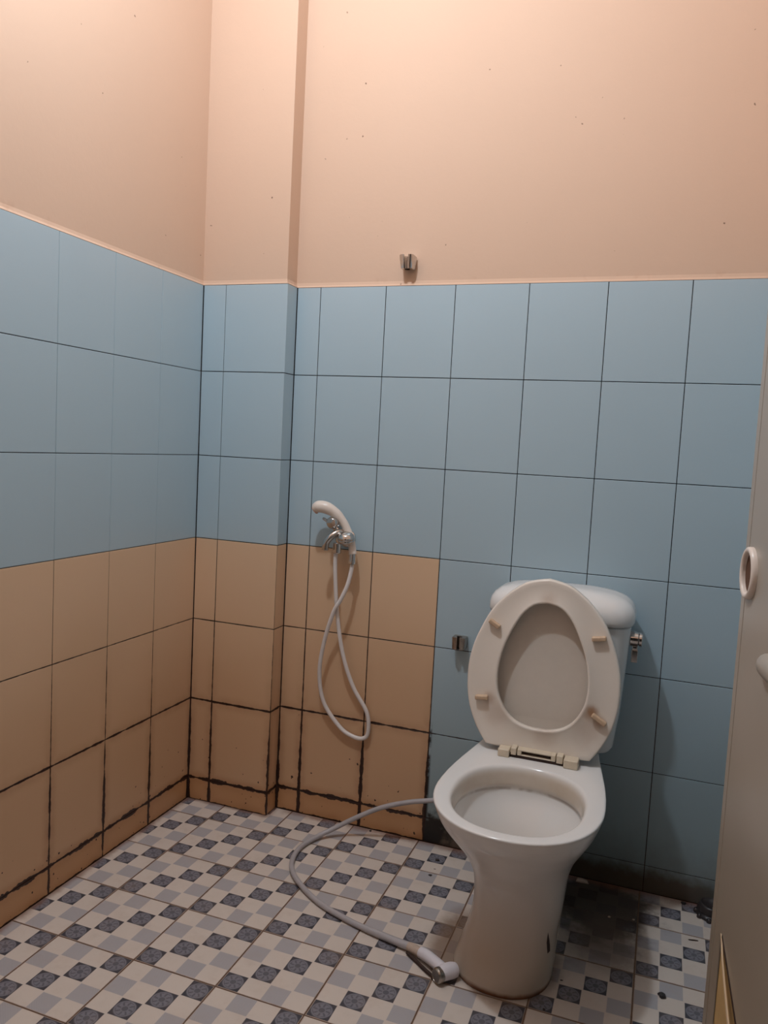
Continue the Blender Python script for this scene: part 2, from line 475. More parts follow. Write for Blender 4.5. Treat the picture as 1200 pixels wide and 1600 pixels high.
Fright = Matrix.Translation((ROOMX, 0, 0)) @ Matrix.Rotation(R(-90), 4, 'Z')  # local x -> -y
x = [0.2776, 0.3514] + [0.3514 + 0.2 * k for k in range(1, 7)] + [ROOMX - 0.0006]
for i in range(len(x) - 1):
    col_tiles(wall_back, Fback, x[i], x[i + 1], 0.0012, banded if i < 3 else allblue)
# pilaster
col_tiles(pil, Fpil, 0.0008, 0.0761, 0.0012, banded)
col_tiles(pil, Fpil, 0.0761, PX + 0.0006, 0.0007, banded)
col_tiles(pil, Fside, PY + 0.0010, -0.0006, 0.0006, banded)
# left wall
yj = [PY - 0.0008, -0.2581] + [-0.2581 - 0.19345 * k for k in range(1, 13)]
yj = [y for y in yj if y > ROOMY] + [ROOMY]
for a, b in zip(yj[1:], yj[:-1]):
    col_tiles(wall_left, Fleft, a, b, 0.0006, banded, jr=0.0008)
# right wall (behind the open door)
for k in range(13):
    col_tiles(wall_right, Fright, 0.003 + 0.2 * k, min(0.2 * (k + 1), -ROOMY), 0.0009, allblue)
# floor
Ff = Matrix.Rotation(R(-90), 4, 'X')     # local z -> +y , face -> +z
xs = [0.0] + [FX + FS * k for k in range(-2, 6)] + [ROOMX]
ys = [ROOMY] + [FY + FS * k for k in range(-10, 3)] + [0.0]
for i in range(len(xs) - 1):
    for j in range(len(ys) - 1):
        a, b, c, d = xs[i], xs[i + 1], ys[j], ys[j + 1]
        u0 = 1 - (b - a) / FS if i == 0 else 0.0; u1 = (b - a) / FS if i == len(xs) - 2 else 1.0
        v0 = 1 - (d - c) / FS if j == 0 else 0.0; v1 = (d - c) / FS if j == len(ys) - 2 else 1.0
        g = 0.0010
        me = tile_mesh(b - a - 2 * g, d - c - 2 * g, 'floor', 0.0022, (u0, v0, u1, v1))
        put_tile(floor, me, Matrix.Translation((a + g, c + g, 0)) @ Ff, 0.0008, 0.0003)

# ------------------------------------------------------------------ toilet
CX = 1.085
toilet = thing('toilet', 'white ceramic close-coupled toilet with its seat and lid raised', 'toilet', (CX, -0.3, 0.0))
def egg(z, yf, yw, yb, hw, hb, nf=2.2, nb=2.6, n=48, cx=CX, yaw=0.0):
    """half outline: superellipse front, shouldered back; returned as closed ring"""
    half = []
    m = n // 2
    for k in range(m + 1):
        s = k / m                      # 0 = front centre, 1 = back centre
        if s <= 0.55:
            t = s / 0.55 * math.pi / 2
            half.append((hw * max(0.0, math.sin(t)) ** (2 / nf), yw - (yw - yf) * max(0.0, math.cos(t)) ** (2 / nf)))
        elif s <= 0.85:
            t = (s - 0.55) / 0.30
            e = t * t * (3 - 2 * t) if nb else t
            half.append((hw + (hb - hw) * e, yw + (yb - 0.02 - yw) * t))
        else:
            t = (s - 0.85) / 0.15 * math.pi / 2
            half.append((hb * max(0.0, math.cos(t)) ** 0.45, (yb - 0.02) + 0.02 * max(0.0, math.sin(t)) ** 0.6))
    ring = half + [(-a, b) for a, b in half[-2:0:-1]]
    c, s_ = math.cos(yaw), math.sin(yaw)
    return [Vector((cx + a * c - (b + 0.25) * s_, -0.25 + a * s_ + (b + 0.25) * c, z)) for a, b in ring]
def ov(z, yc, a, b, nn=2.3, n=48, cx=CX, yaw=0.0):
    """oval for the opening, same vertex order as egg"""
    out = []
    m = n // 2
    def P(s):
        t = s * math.pi
        st, ct = math.sin(t), math.cos(t)
        return (a * abs(st) ** (2 / nn), yc - b * math.copysign(abs(ct) ** (2 / nn), ct))
    half = []
    for k in range(m + 1):
        s = k / m
        if s <= 0.55: q = s / 0.55 * 0.5
        elif s <= 0.85: q = 0.5 + (s - 0.55) / 0.30 * 0.32
        else: q = 0.82 + (s - 0.85) / 0.15 * 0.18
        half.append(P(q))
    ring = half + [(-a_, b_) for a_, b_ in half[-2:0:-1]]
    c, s_ = math.cos(yaw), math.sin(yaw)
    return [Vector((cx + x_ * c - (y_ + 0.25) * s_, -0.25 + x_ * s_ + (y_ + 0.25) * c, z)) for x_, y_ in ring]
YAW = 0.0
# z, front, widest, back, half width, half width at back, centre
KEYS = [(0.000, -0.552, -0.440, -0.100, 0.106, 0.092, 1.071), (0.010, -0.553, -0.440, -0.100, 0.107, 0.092, 1.071), (0.045, -0.545, -0.435, -0.095, 0.103, 0.090, 1.077),
        (0.100, -0.530, -0.430, -0.090, 0.096, 0.087, 1.086), (0.150, -0.524, -0.427, -0.085, 0.096, 0.086, 1.092), (0.200, -0.530, -0.430, -0.078, 0.099, 0.087, 1.093),
        (0.240, -0.548, -0.436, -0.066, 0.107, 0.092, 1.091), (0.280, -0.580, -0.446, -0.053, 0.122, 0.100, 1.088), (0.320, -0.618, -0.456, -0.042, 0.144, 0.113, 1.086),
        (0.350, -0.646, -0.463, -0.031, 0.161, 0.124, 1.085), (0.378, -0.6665, -0.466, -0.025, 0.1718, 0.130, 1.085)]
bm = bmesh.new()
rings = []
for i in range(len(KEYS) - 1):
    k0, k1, k2, k3 = KEYS[max(i - 1, 0)], KEYS[i], KEYS[i + 1], KEYS[min(i + 2, len(KEYS) - 1)]
    for q in range(6):
        t = q / 6
        v = [0.5 * (2 * b_ + (c_ - a_) * t + (2 * a_ - 5 * b_ + 4 * c_ - d_) * t * t + (3 * b_ - a_ - 3 * c_ + d_) * t ** 3) for a_, b_, c_, d_ in zip(k0, k1, k2, k3)]
        rings.append(egg(*v[:6], cx=v[6], n=64))
rings += [egg(z_, f_, -0.467, b_, w_, wb_, n=64) for z_, f_, b_, w_, wb_ in (
    (0.378, -0.6665, -0.025, 0.1718, 0.130), (0.388, -0.6715, -0.024, 0.1745, 0.131), (0.3935, -0.6745, -0.024, 0.1765, 0.132), (0.3968, -0.6757, -0.024, 0.1773, 0.132),
    (0.3988, -0.6750, -0.024, 0.1767, 0.1316), (0.3999, -0.6735, -0.025, 0.1752, 0.130), (0.4004, -0.6710, -0.027, 0.1728, 0.128), (0.4006, -0.6620, -0.034, 0.165, 0.121))]
n_out = len(rings)
rings += [
    ov(0.4004, -0.478, 0.146, 0.174, n=64),
    ov(0.3998, -0.478, 0.1415, 0.1695, n=64),
    ov(0.3975, -0.478, 0.1380, 0.166, n=64),
    ov(0.3930, -0.478, 0.1355, 0.1635, n=64),
    ov(0.380, -0.478, 0.133, 0.160, n=64),
    ov(0.362, -0.478, 0.132, 0.158, n=64),
    ov(0.354, -0.478, 0.1325, 0.158, n=64),
    ov(0.350, -0.4765, 0.1375, 0.1585, n=64),
    ov(0.342, -0.4735, 0.1385, 0.1555, 2.2, n=64),
    ov(0.33, -0.4700, 0.133, 0.1470, 2.2, n=64),
    ov(0.315, -0.4660, 0.123, 0.1340, 2.2, n=64),
    ov(0.29, -0.4600, 0.106, 0.1100, 2.2, n=64),
    ov(0.262, -0.4550, 0.092, 0.0890, 2.1, n=64),
    ov(0.235, -0.4500, 0.078, 0.0720, 2.0, n=64),
    ov(0.21, -0.4430, 0.06, 0.0570, 2.0, n=64),
    ov(0.192, -0.4350, 0.04, 0.0400, 2.0, n=64),
    ov(0.185, -0.4300, 0.022, 0.0250, 2.0, n=64),
]
loft(bm, rings)
bm.faces.ensure_lookup_table()
for f in bm.faces[64 * (n_out + 1):]:
    if f.calc_center_median().z > 0.1: f.material_index = 1
bowl = from_bm('bowl', bm, [M['ceramic'], M['ceramic_inside']], None, True); adopt(toilet, bowl)

TX = 1.105
def rrect(z, hx, yf, yb, r, bow=0.0, n=40, cx=TX):
    """rounded rectangle, front edge bowed outwards"""
    out = []; hy = (yb - yf) / 2; cy = (yb + yf) / 2
    k = n // 4
    for q, (sx, sy) in enumerate(((1, 1), (-1, 1), (-1, -1), (1, -1))):
        for i in range(k):
            a = R(90) * (q + i / (k - 1))
            x_ = sx * (hx - r) + r * math.cos(a); y_ = sy * (hy - r) + r * math.sin(a)
            if sy < 0: y_ -= bow * (1 - (x_ / hx) ** 2) - bow
            out.append(Vector((cx + x_, cy + y_, z)))
    return out
bm = bmesh.new()
loft(bm, [rrect(0.4005, 0.140, -0.150, -0.016, 0.035), rrect(0.415, 0.148, -0.156, -0.014, 0.04), rrect(0.50, 0.158, -0.165, -0.012, 0.045),
          rrect(0.62, 0.165, -0.172, -0.010, 0.048), rrect(0.7200, 0.170, -0.176, -0.010, 0.05)])
tank = bevel_mod(from_bm('tank', bm, M['ceramic'], None, True), 0.004, 2); adopt(toilet, tank)
bm = bmesh.new()
loft(bm, [rrect(0.7215, 0.165, -0.172, -0.012, 0.05), rrect(0.7215, 0.172, -0.180, -0.006, 0.055), rrect(0.7235, 0.1755, -0.184, -0.004, 0.058),
          rrect(0.733, 0.178, -0.187, -0.003, 0.06), rrect(0.747, 0.1775, -0.1865, -0.004, 0.06), rrect(0.760, 0.174, -0.183, -0.006, 0.058), rrect(0.7715, 0.1665, -0.176, -0.009, 0.056),
          rrect(0.782, 0.152, -0.166, -0.014, 0.052), rrect(0.7905, 0.128, -0.152, -0.024, 0.045), rrect(0.796, 0.09, -0.135, -0.04, 0.035), rrect(0.798, 0.05, -0.115, -0.06, 0.018), rrect(0.7983, 0.02, -0.098, -0.075, 0.008)])
tl = from_bm('tank_lid', bm, M['ceramic'], None, True); adopt(toilet, tl)

# flush lever on the right side of the tank
bm = bmesh.new()
lathe(bm, [(0.0145, 0.0), (0.0185, 0.001), (0.0185, 0.019), (0.0140, 0.020), (0.0140, 0.021), (0.0175, 0.0215), (0.0175, 0.028), (0.012, 0.030), (0.0, 0.030)], (1.2735, -0.098, 0.684), (1, 0, 0), 28)
lever = from_bm('flush_lever', bm, M['chrome'], None, True); adopt(toilet, lever)
lever['label'] = 'chrome flush lever'
bevel_mod(lever, 0.0008, 2)
bm = bmesh.new()
add_box(bm, (1.2865, -0.098, 0.6625), (0.013, 0.010, 0.010))
add_box(bm, (1.2865, -0.100, 0.6425), (0.0165, 0.008, 0.032))
lev2 = bevel_mod(from_bm('lever_arm', bm, M['chrome']), 0.002, 2)
lev2.parent = lever

# seat, raised: outlines in the seat's own plane, (half width, height above hinge)
outer = [(0, .829), (.028, .824), (.055, .815), (.080, .798), (.101, .780), (.134, .740), (.158, .690), (.1725, .648), (.180, .605), (.1805, .565), (.177, .530), (.1685, .495), (.156, .465), (.142, .440), (.1225, .4135)]
inner = [(0, .7705), (.030, .764), (.056, .740), (.077, .703), (.0945, .660), (.1045, .618), (.107, .578), (.100, .537), (.081, .502), (.054, .480), (.022, .4705), (0, .470)]
def outline(pts, N=96, closeflat=False):
    """densify a half outline and resample by angle round (0, 0.6)"""
    full = catmull([(a, 0, b) for a, b in pts], 10)
    full = full + ([Vector((full[-1].x * (1 - k / 12), 0, full[-1].z)) for k in range(1, 13)] if closeflat else [])
    ang = [(math.atan2(p.x, p.z - 0.6), p) for p in full]      # 0 at top .. pi at bottom
    out = []
    for k in range(N // 2 + 1):
        a = math.pi * k / (N // 2)
        best = None
        for (a0, p0), (a1, p1) in zip(ang, ang[1:]):
            if a0 <= a <= a1 + 1e-9:
                t = (a - a0) / max(a1 - a0, 1e-9); best = p0.lerp(p1, t); break
        out.append(best if best is not None else ang[-1][1].copy())
    out[0].x = 0; out[-1].x = 0
    return [(p.x, p.z) for p in out] + [(-p.x, p.z) for p in out[-2:0:-1]]
def seatpt(x_, z_, d):
    """d = distance in front of the seat plane"""
    return Vector((CX + x_, -0.246 + 0.028 * (z_ - 0.41) / 0.42 - d, z_))
def inset(o, d, c=(0, 0.6)):
    n = len(o); out = []
    for i in range(n):
        p = Vector(o[i]); t = (Vector(o[(i + 1) % n]) - Vector(o[i - 1])).normalized(); nn = Vector((t.y, -t.x))
        if nn.dot(Vector(c) - p) < 0: nn = -nn
        out.append(tuple(p + nn * d))
    return out
OO = outline(outer, 96, True); II = outline(inner, 96)
bm = bmesh.new()
sec = [(OO, -0.009), (inset(OO, 0.0005), 0.000), (inset(OO, 0.002), 0.0030), (inset(OO, 0.005), 0.0040), (inset(OO, 0.014), 0.0028), (inset(II, -0.010), 0.0030),
       (inset(II, -0.006), 0.0052), (inset(II, -0.002), 0.0056), (II, 0.0035), (II, -0.008), (inset(II, -0.004), -0.012), (inset(OO, 0.006), -0.012), (OO, -0.009)]
vs = [[bm.verts.new(seatpt(a, b, d)) for a, b in o] for o, d in sec[:-1]]
vs.append(vs[0])
for a, b in zip(vs, vs[1:]):
    for i in range(96):
        j = (i + 1) % 96; bm.faces.new((a[i], a[j], b[j], b[i]))
seat = from_bm('seat', bm, M['seat'], None, True); adopt(toilet, seat)
# four rubber bumpers under the seat
for (cx_, cz_, ang, L) in ((-0.122, 0.709, 31, 0.030), (0.124, 0.7045, -9, 0.033), (-0.140, 0.5270, -6, 0.031), (0.138, 0.518, 31, 0.037)):
    bm = bmesh.new()
    add_box(bm, seatpt(cx_, cz_, 0.0092), (L, 0.015, 0.0105), Euler((0, R(ang), 0)))
    b = bevel_mod(from_bm('bumper', bm, M['bumper']), 0.0028, 3); b.parent = seat
# the lid behind the seat
LO = inset(OO, 0.0015)
bm = bmesh.new()
loft(bm, [[seatpt(a, b, d) for a, b in o] for o, d in ((inset(OO, 0.07), -0.0335), (inset(OO, 0.03), -0.0315), (inset(OO, 0.012), -0.0215), (inset(OO, 0.004), -0.0145), (inset(OO, 0.0015), -0.0165), (inset(OO, 0.003), -0.0225), (inset(OO, 0.02), -0.0325), (inset(OO, 0.07), -0.0365))])
lid = from_bm('seat_lid', bm, M['lid_plastic'], None, True); adopt(toilet, lid)

# hinge
def hx(px): return 1.0 + (px - 778) * 0.00150
hinge_parts = bmesh.new()
def hb(bm_, p0, p1, z0, z1, y0, y1): add_box(bm_, ((hx(p0) + hx(p1)) / 2, (y0 + y1) / 2, (z0 + z1) / 2), (hx(p1) - hx(p0), y1 - y0, z1 - z0))
hb(hinge_parts, 777, 795, 0.4003, 0.4190, -0.278, -0.244)
hb(hinge_parts, 880, 902, 0.4003, 0.4210, -0.280, -0.246)
hb(hinge_parts, 793, 882, 0.4080, 0.4130, -0.262, -0.244)
hinge = bevel_mod(from_bm('hinge', hinge_parts, M['hinge_plastic']), 0.004, 3); adopt(toilet, hinge)
bm = bmesh.new()
hb(bm, 797, 805.5, 0.4075, 0.4240, -0.272, -0.238)
hb(bm, 868.5, 878.5, 0.4060, 0.4240, -0.272, -0.238)
hb(bm, 807, 813.5, 0.4075, 0.4225, -0.270, -0.240); hb(bm, 860, 867, 0.4075, 0.4225, -0.270, -0.240)
hb(bm, 813, 860.5, 0.4075, 0.4105, -0.270, -0.240); hb(bm, 813, 860.5, 0.4185, 0.4225, -0.270, -0.240)
lug = bevel_mod(from_bm('hinge_lug', bm, M['hinge_plastic']), 0.0015, 2); lug.parent = hinge
bm = bmesh.new(); hb(bm, 812, 862, 0.4095, 0.4195, -0.262, -0.247); hb(bm, 795, 881, 0.4003, 0.4078, -0.268, -0.246)  # dark fill painted in for shade inside the slot and beneath the hinge
slot_shade = from_bm('hinge_slot_shade', bm, M['dark']); slot_shade.parent = hinge; slot_shade['label'] = 'dark brown fill for shade in the hinge slot and beneath'
# open bolt hole in the right flank of the foot
bm = bmesh.new()
bn = Vector((0.84, -0.54, 0)); bt = Vector((0.54, 0.84, 0))
loft(bm, [[Vector((1.1694, -0.4849, 0.0)) + bn * dx + bt * t_ + Vector((0, 0, z_)) for t_, z_ in ((-0.0045, 0.128), (-0.0055, 0.105), (-0.001, 0.080), (0.0065, 0.083), (0.0050, 0.096), (0.0015, 0.110))] for dx in (-0.012, 0.0009)])
bh = from_bm('bolt_hole', bm, M['dark']); adopt(toilet, bh); bh['label'] = 'dark broken bolt hole'

# ------------------------------------------------------------------ cradle brackets on the wall
def cradle(name, label, loc, wt, wb, dt, db, h, grp, mat, rg=0.010, slot=0.006):
    t = thing(name, label, 'wall bracket', (loc[0], 0, loc[2]), grp)
    bm = bmesh.new()
    rings = []
    for f, zz in ((0.0, -h), (0.04, -h - 0.0), (0.08, -h * 0.93), (0.95, -h * 0.06), (1.0, 0.0)):
        w = (wb + (wt - wb) * f) / 2; d = db + (dt - db) * f; s = 0.94 if zz in (-h,) or zz == 0.0 else 1.0
        w *= s; c = 0.22 * w * 1.4
        cy = -d * 0.58; r = rg * (0.8 + 0.2 * f)
        pts = [(w, 0), (w, -d + c), (w - c * 0.4, -d + c * 0.35), (w - c, -d), (slot, -d)]
        arc = [(r * math.sin(a), cy - r * math.cos(a)) for a in [R(q) for q in (36, 65, 95, 125, 155, 180)]]
        half = pts + arc
        ring = half + [(-a, b) for a, b in half[-2::-1]]
        rings.append([Vector((loc[0] + a, b, loc[2] + zz)) for a, b in ring])
    loft(bm, rings)
    # triangulate the concave caps
    bmesh.ops.triangulate(bm, faces=[f for f in bm.faces if len(f.verts) > 4])
    b = from_bm('cradle', bm, mat, None, True); adopt(t, b)
    ed = b.modifiers.new('es', 'EDGE_SPLIT'); ed.split_angle = R(38)
    bm = bmesh.new(); add_box(bm, (loc[0], -0.0016, loc[2] - h / 2), (wb * 0.8, 0.0030, h * 0.8))
    p = from_bm('back_plate', bm, mat); adopt(t, p)
    return t
cradle('shower_bracket', 'dark chrome shower bracket screwed to the peach wall above the tiles', (0.6165, -0.03, 1.6440), 0.0415, 0.033, 0.036, 0.030, 0.036, None, M['chrome'], 0.0105, 0.0065)
cradle('sprayer_bracket', 'small tarnished chrome bracket on the blue tiles left of the toilet', (0.8265, -0.03, 0.6120), 0.038, 0.036, 0.035, 0.033, 0.034, None, M['rusty_chrome'], 0.0085, 0.004)

# ------------------------------------------------------------------ wall tap
tap = thing('wall_tap', 'chrome wall tap with a round handle and short spout by the left corner', 'tap', (0.470, 0, 0.85))
bm = bmesh.new()
lathe(bm, [(0.026, 0.0005), (0.026, 0.004), (0.020, 0.010), (0.0125, 0.012), (0.0125, 0.060), (0.010, 0.064), (0, 0.064)], (0.472, 0, 0.852), (0, -1, 0))
lathe(bm, [(0.011, -0.026), (0.0125, -0.024), (0.0125, 0.004), (0, 0.006)], (0.4625, -0.052, 0.838), (0, 0, 1))
o = bevel_mod(from_bm('tap_body', bm, M['chrome'], None, True), 0.0008, 2); adopt(tap, o)
bm = bmesh.new()
tube(bm, [(0.470, -0.040, 0.874), (0.462, -0.056, 0.872), (0.449, -0.068, 0.860), (0.437, -0.072, 0.843), (0.434, -0.072, 0.822)], [0.0095, 0.0095, 0.0095, 0.0098, 0.0098], 16)
o = from_bm('spout', bm, M['chrome'], None, True); adopt(tap, o)
bm = bmesh.new()
lathe(bm, [(0, -0.001), (0.009, 0.0), (0.014, 0.003), (0.0225, 0.008), (0.0252, 0.015), (0.0232, 0.0165), (0.0232, 0.0180), (0.0245, 0.0195), (0.0215, 0.0265), (0.0195, 0.0275), (0.0190, 0.0295), (0.012, 0.0335), (0, 0.0345)], (0.489, -0.053, 0.842), (0.10, -0.30, 0.90), 32)
o = from_bm('handle', bm, M['chrome'], None, True); adopt(tap, o)
bm = bmesh.new()
lathe(bm, [(0.007, 0.0), (0.007, 0.030), (0.0150, 0.036), (0.0172, 0.046), (0.0172, 0.060), (0.0135, 0.067), (0, 0.069)], (0.447, -0.002, 0.899), (0, -1, 0), 24)
tube(bm, [(0.440, -0.050, 0.899), (0.428, -0.046, 0.901), (0.411, -0.042, 0.908)], [0.006, 0.005, 0.0045], 12)
tube(bm, [(0.447, -0.052, 0.893), (0.456, -0.048, 0.880), (0.470, -0.044, 0.872)], [0.008, 0.009, 0.009], 12)
o = bevel_mod(from_bm('holder', bm, M['chrome'], None, True), 0.0008, 2); adopt(tap, o)

# ------------------------------------------------------------------ hand shower with its hanging hose
hs = thing('hand_shower', 'cream curved hand shower hanging in the chrome holder of the tap', 'shower head', (0.509, -0.05, 0.80))
bm = bmesh.new()
tube(bm, [(0.391, -0.060, 0.9345), (0.404, -0.059, 0.9415), (0.426, -0.056, 0.9395), (0.450, -0.047, 0.9255), (0.472, -0.040, 0.902), (0.489, -0.037, 0.872), (0.500, -0.038, 0.846), (0.5075, -0.043, 0.812)],
     [0.0130, 0.0175, 0.0175, 0.0150, 0.0118, 0.0108, 0.0105, 0.0112], 20, 8, 1.0)
hh = from_bm('handset', bm, M['cream_plastic'], None, True); adopt(hs, hh)
bm = bmesh.new()
d = Vector((-0.75, -0.12, -0.62)).normalized()
lathe(bm, [(0.0115, -0.004), (0.0130, 0.000), (0.0115, 0.0025), (0, 0.003)], (0.3915, -0.060, 0.931), d, 20)
o = from_bm('spray_face', bm, M['nozzle'], None, True); adopt(hs, o); o['label'] = 'tan spray face'
bm = bmesh.new()
lathe(bm, [(0.0100, 0), (0.0105, 0.002), (0.0112, 0.020), (0.0118, 0.0225), (0.0118, 0.030), (0.009, 0.0315), (0, 0.0315)], (0.5075, -0.0432, 0.8150), (0.02, -0.06, -1), 16)
o = bevel_mod(from_bm('collar', bm, M['chrome'], None, True), 0.0006, 2); adopt(hs, o); o['label'] = 'chrome collar'
bm = bmesh.new()
loop = [(0.508, -0.045, 0.790), (0.507, -0.047, 0.765), (0.4985, -0.052, 0.721), (0.482, -0.056, 0.680), (0.4625, -0.056, 0.643), (0.434, -0.045, 0.556), (0.4175, -0.034, 0.457), (0.4300, -0.022, 0.364), (0.4810, -0.014, 0.2955),
        (0.5200, -0.012, 0.274), (0.5530, -0.012, 0.272), (0.5700, -0.012, 0.292), (0.5640, -0.014, 0.352), (0.5200, -0.022, 0.425), (0.4880, -0.034, 0.520), (0.4680, -0.041, 0.635), (0.4590, -0.050, 0.760), (0.4590, -0.052, 0.820)]
tube(bm, loop, 0.0060, 12, 10)
o = from_bm('hose', bm, M['white_hose'], None, True); adopt(hs, o)

# ------------------------------------------------------------------ bidet sprayer on the floor
sp = thing('bidet_sprayer', 'white hand sprayer with a grey hose lying on the floor beside the toilet', 'sprayer', (0.93, -0.51, 0))
bm = bmesh.new()
tube(bm, [(0.915, -0.0005, 0.196), (0.905, -0.018, 0.193), (0.860, -0.034, 0.176), (0.792, -0.045, 0.150), (0.718, -0.052, 0.131), (0.640, -0.060, 0.102), (0.570, -0.072, 0.063), (0.513, -0.092, 0.028), (0.472, -0.135, 0.010), (0.456, -0.206, 0.0080),
          (0.474, -0.285, 0.0080), (0.523, -0.349, 0.0080), (0.615, -0.414, 0.0080), (0.715, -0.452, 0.0085), (0.802, -0.473, 0.010), (0.868, -0.487, 0.012)], [0.0068] * 14 + [0.0085, 0.0092], 12, 10)
o = from_bm('hose', bm, M['grey_hose'], None, True); adopt(sp, o)
bm = bmesh.new()
tube(bm, [(0.864, -0.486, 0.012), (0.880, -0.492, 0.013), (0.902, -0.502, 0.014)], [0.0088, 0.0105, 0.0098], 14)
o = from_bm('collar', bm, M['flake'], None, True); adopt(sp, o); o['label'] = 'dirty beige collar'
bm = bmesh.new()
tube(bm, [(0.898, -0.500, 0.0150), (0.915, -0.508, 0.0165), (0.940, -0.524, 0.0175), (0.962, -0.540, 0.018)], [0.0120, 0.0128, 0.0125, 0.0130], 16)
o = from_bm('handset', bm, M['white_plastic'], None, True); adopt(sp, o)
bm = bmesh.new()
hd = Vector((-0.62, -0.78, 0.06)).normalized()
tube(bm, [(0.984, -0.527, 0.0165), (0.977, -0.535, 0.018), (0.966, -0.547, 0.019), (0.960, -0.557, 0.0185)], [0.0150, 0.0168, 0.0168, 0.0152], 18)
o = from_bm('spray_head', bm, M['white_plastic'], None, True); adopt(sp, o)
bm = bmesh.new()
lathe(bm, [(0.0150, 0.0), (0.0160, 0.002), (0.0160, 0.012), (0.0130, 0.016), (0.0125, 0.0145), (0, 0.0145)], (0.961, -0.554, 0.0175), hd, 20)
o = bevel_mod(from_bm('nozzle', bm, M['rusty_chrome'], None, True), 0.0006, 2); adopt(sp, o); o['label'] = 'tarnished chrome nozzle'
bm = bmesh.new()
tube(bm, [(0.866, -0.4995, 0.0055), (0.895, -0.518, 0.0045), (0.925, -0.540, 0.0045), (0.948, -0.556, 0.006)], [0.003, 0.0040, 0.0040, 0.003], 10)
o = from_bm('trigger', bm, M['dark'], None, True); adopt(sp, o); o['label'] = 'dark trigger lever'

# ------------------------------------------------------------------ door, ajar against the right wall
A = Vector((1.452, -0.75, 0)); DD = Vector((0.128, -0.77, 0)).normalized(); DN = Vector((DD.y, -DD.x, 0))   # DN points into the room (-x)
if DN.x > 0: DN = -DN
LEN = 0.80; ZB, ZT = 0.012, 2.02
Zv = Vector((0, 0, 1))
def dp(s, z, d=0.0): return A + DD * s + Zv * z + DN * d
def slab(bm_, poly, d0, d1):
    """poly in (s, z); extruded from depth d0 to d1 along the door's normal"""
    a = [bm_.verts.new(dp(s, z, d0)) for s, z in poly]; b = [bm_.verts.new(dp(s, z, d1)) for s, z in poly]
    n = len(poly)
    for i in range(n): bm_.faces.new((a[i], a[(i + 1) % n], b[(i + 1) % n], b[i]))
    bm_.faces.new(a[::-1]); bm_.faces.new(b)
    return a + b
door = thing('door_1', 'plain cream door standing open at the right edge', 'door', (A.x, A.y, 0))
del door['category']; door['kind'] = 'structure'
bm = bmesh.new(); slab(bm, [(0.001, ZB), (LEN, ZB), (LEN, ZT), (0.001, ZT)], -0.036, -0.0030)
o = from_bm('door_core', bm, M['door_core']); adopt(door, o); o['label'] = 'bare yellow-brown board under the skin'
def arc(cs, cz, r, a0, a1, n=24): return [(cs + r * math.cos(R(a0 + (a1 - a0) * k / n)), cz + r * math.sin(R(a0 + (a1 - a0) * k / n))) for k in range(n + 1)]
bm = bmesh.new()
HS, HZ = 0.040, 0.960
slab(bm, [(0.0205, ZB), (0.0560, ZB), (0.0560, 0.396), (0.0640, 0.394), (0.44, 0.150), (0.62, ZB), (LEN, ZB), (LEN, HZ)] + arc(HS, HZ, 0.030, 0, 180, 20)[0:1] + [], -0.0030, 0.0) if False else None
# skin in two sheets so that the lock hole stays open
low = [(0.0205, ZB), (0.0560, ZB), (0.0560, 0.396), (0.0640, 0.394), (0.44, 0.150), (0.62, ZB), (LEN, ZB), (LEN, HZ)] + arc(HS, HZ, 0.0185, 0, -180, 20) + [(0.0205, HZ)]
upp = [(0.0205, HZ)] + arc(HS, HZ, 0.0185, 180, 0, 20) + [(LEN, HZ), (LEN, ZT), (0.0205, ZT)]
slab(bm, low, -0.0030, 0.0); slab(bm, upp, -0.0030, 0.0)
bmesh.ops.triangulate(bm, faces=[f for f in bm.faces if len(f.verts) > 4])
bmesh.ops.remove_doubles(bm, verts=bm.verts, dist=1e-5)
o = from_bm('door_skin', bm, M['door']); adopt(door, o)
bm = bmesh.new(); slab(bm, [(0.0, ZB), (0.0190, ZB), (0.0190, ZT), (0.0, ZT)], -0.037, 0.0006)
o = bevel_mod(from_bm('edge_strip', bm, M['door']), 0.0012, 2); adopt(door, o)
bm = bmesh.new(); slab(bm, [(0.0568, ZB + 0.001), (0.0568, 0.3945), (0.064, 0.3925), (0.438, 0.149), (0.618, ZB + 0.001)], -0.0030, -0.0007)
o = from_bm('bare_patch', bm, M['door_core']); adopt(door, o); o['label'] = 'yellow-brown patch of bare board'
# peeled sliver of skin curling away from the lower corner
bm = bmesh.new()
ring0 = []
rows = []
for k in range(13):
    t = k / 12
    s = 0.060 + 0.36 * t; z = 0.396 - 0.245 * t
    lift = 0.002 + 0.010 * max(0.0, math.sin(t * 2.6)) ** 0.8 if t > 0 else 0.001
    wdt = 0.004 + 0.026 * min(1, t * 2.2)
    rows.append([dp(s - wdt, z - wdt * 0.35, lift * 0.5), dp(s - wdt * 0.5, z - wdt * 0.2, lift * 0.9), dp(s, z, lift), dp(s, z, lift - 0.0022), dp(s - wdt * 0.5, z - wdt * 0.2, lift * 0.9 - 0.0022), dp(s - wdt, z - wdt * 0.35, lift * 0.5 - 0.0022)])
loft(bm, rows)
o = from_bm('peeled_sliver', bm, M['peel'], None, True); adopt(door, o); o['label'] = 'pale sliver of door skin peeling away'
o.modifiers.new('es', 'EDGE_SPLIT').split_angle = R(40)
bm = bmesh.new(); slab(bm, [(0.064, 0.3935), (0.44, 0.1495), (0.46, 0.150), (0.066, 0.3985)], -0.0028, 0.0006)
o = from_bm('peel_gap', bm, M['dark']); adopt(door, o); o['label'] = 'dark crack beside the peeled skin'
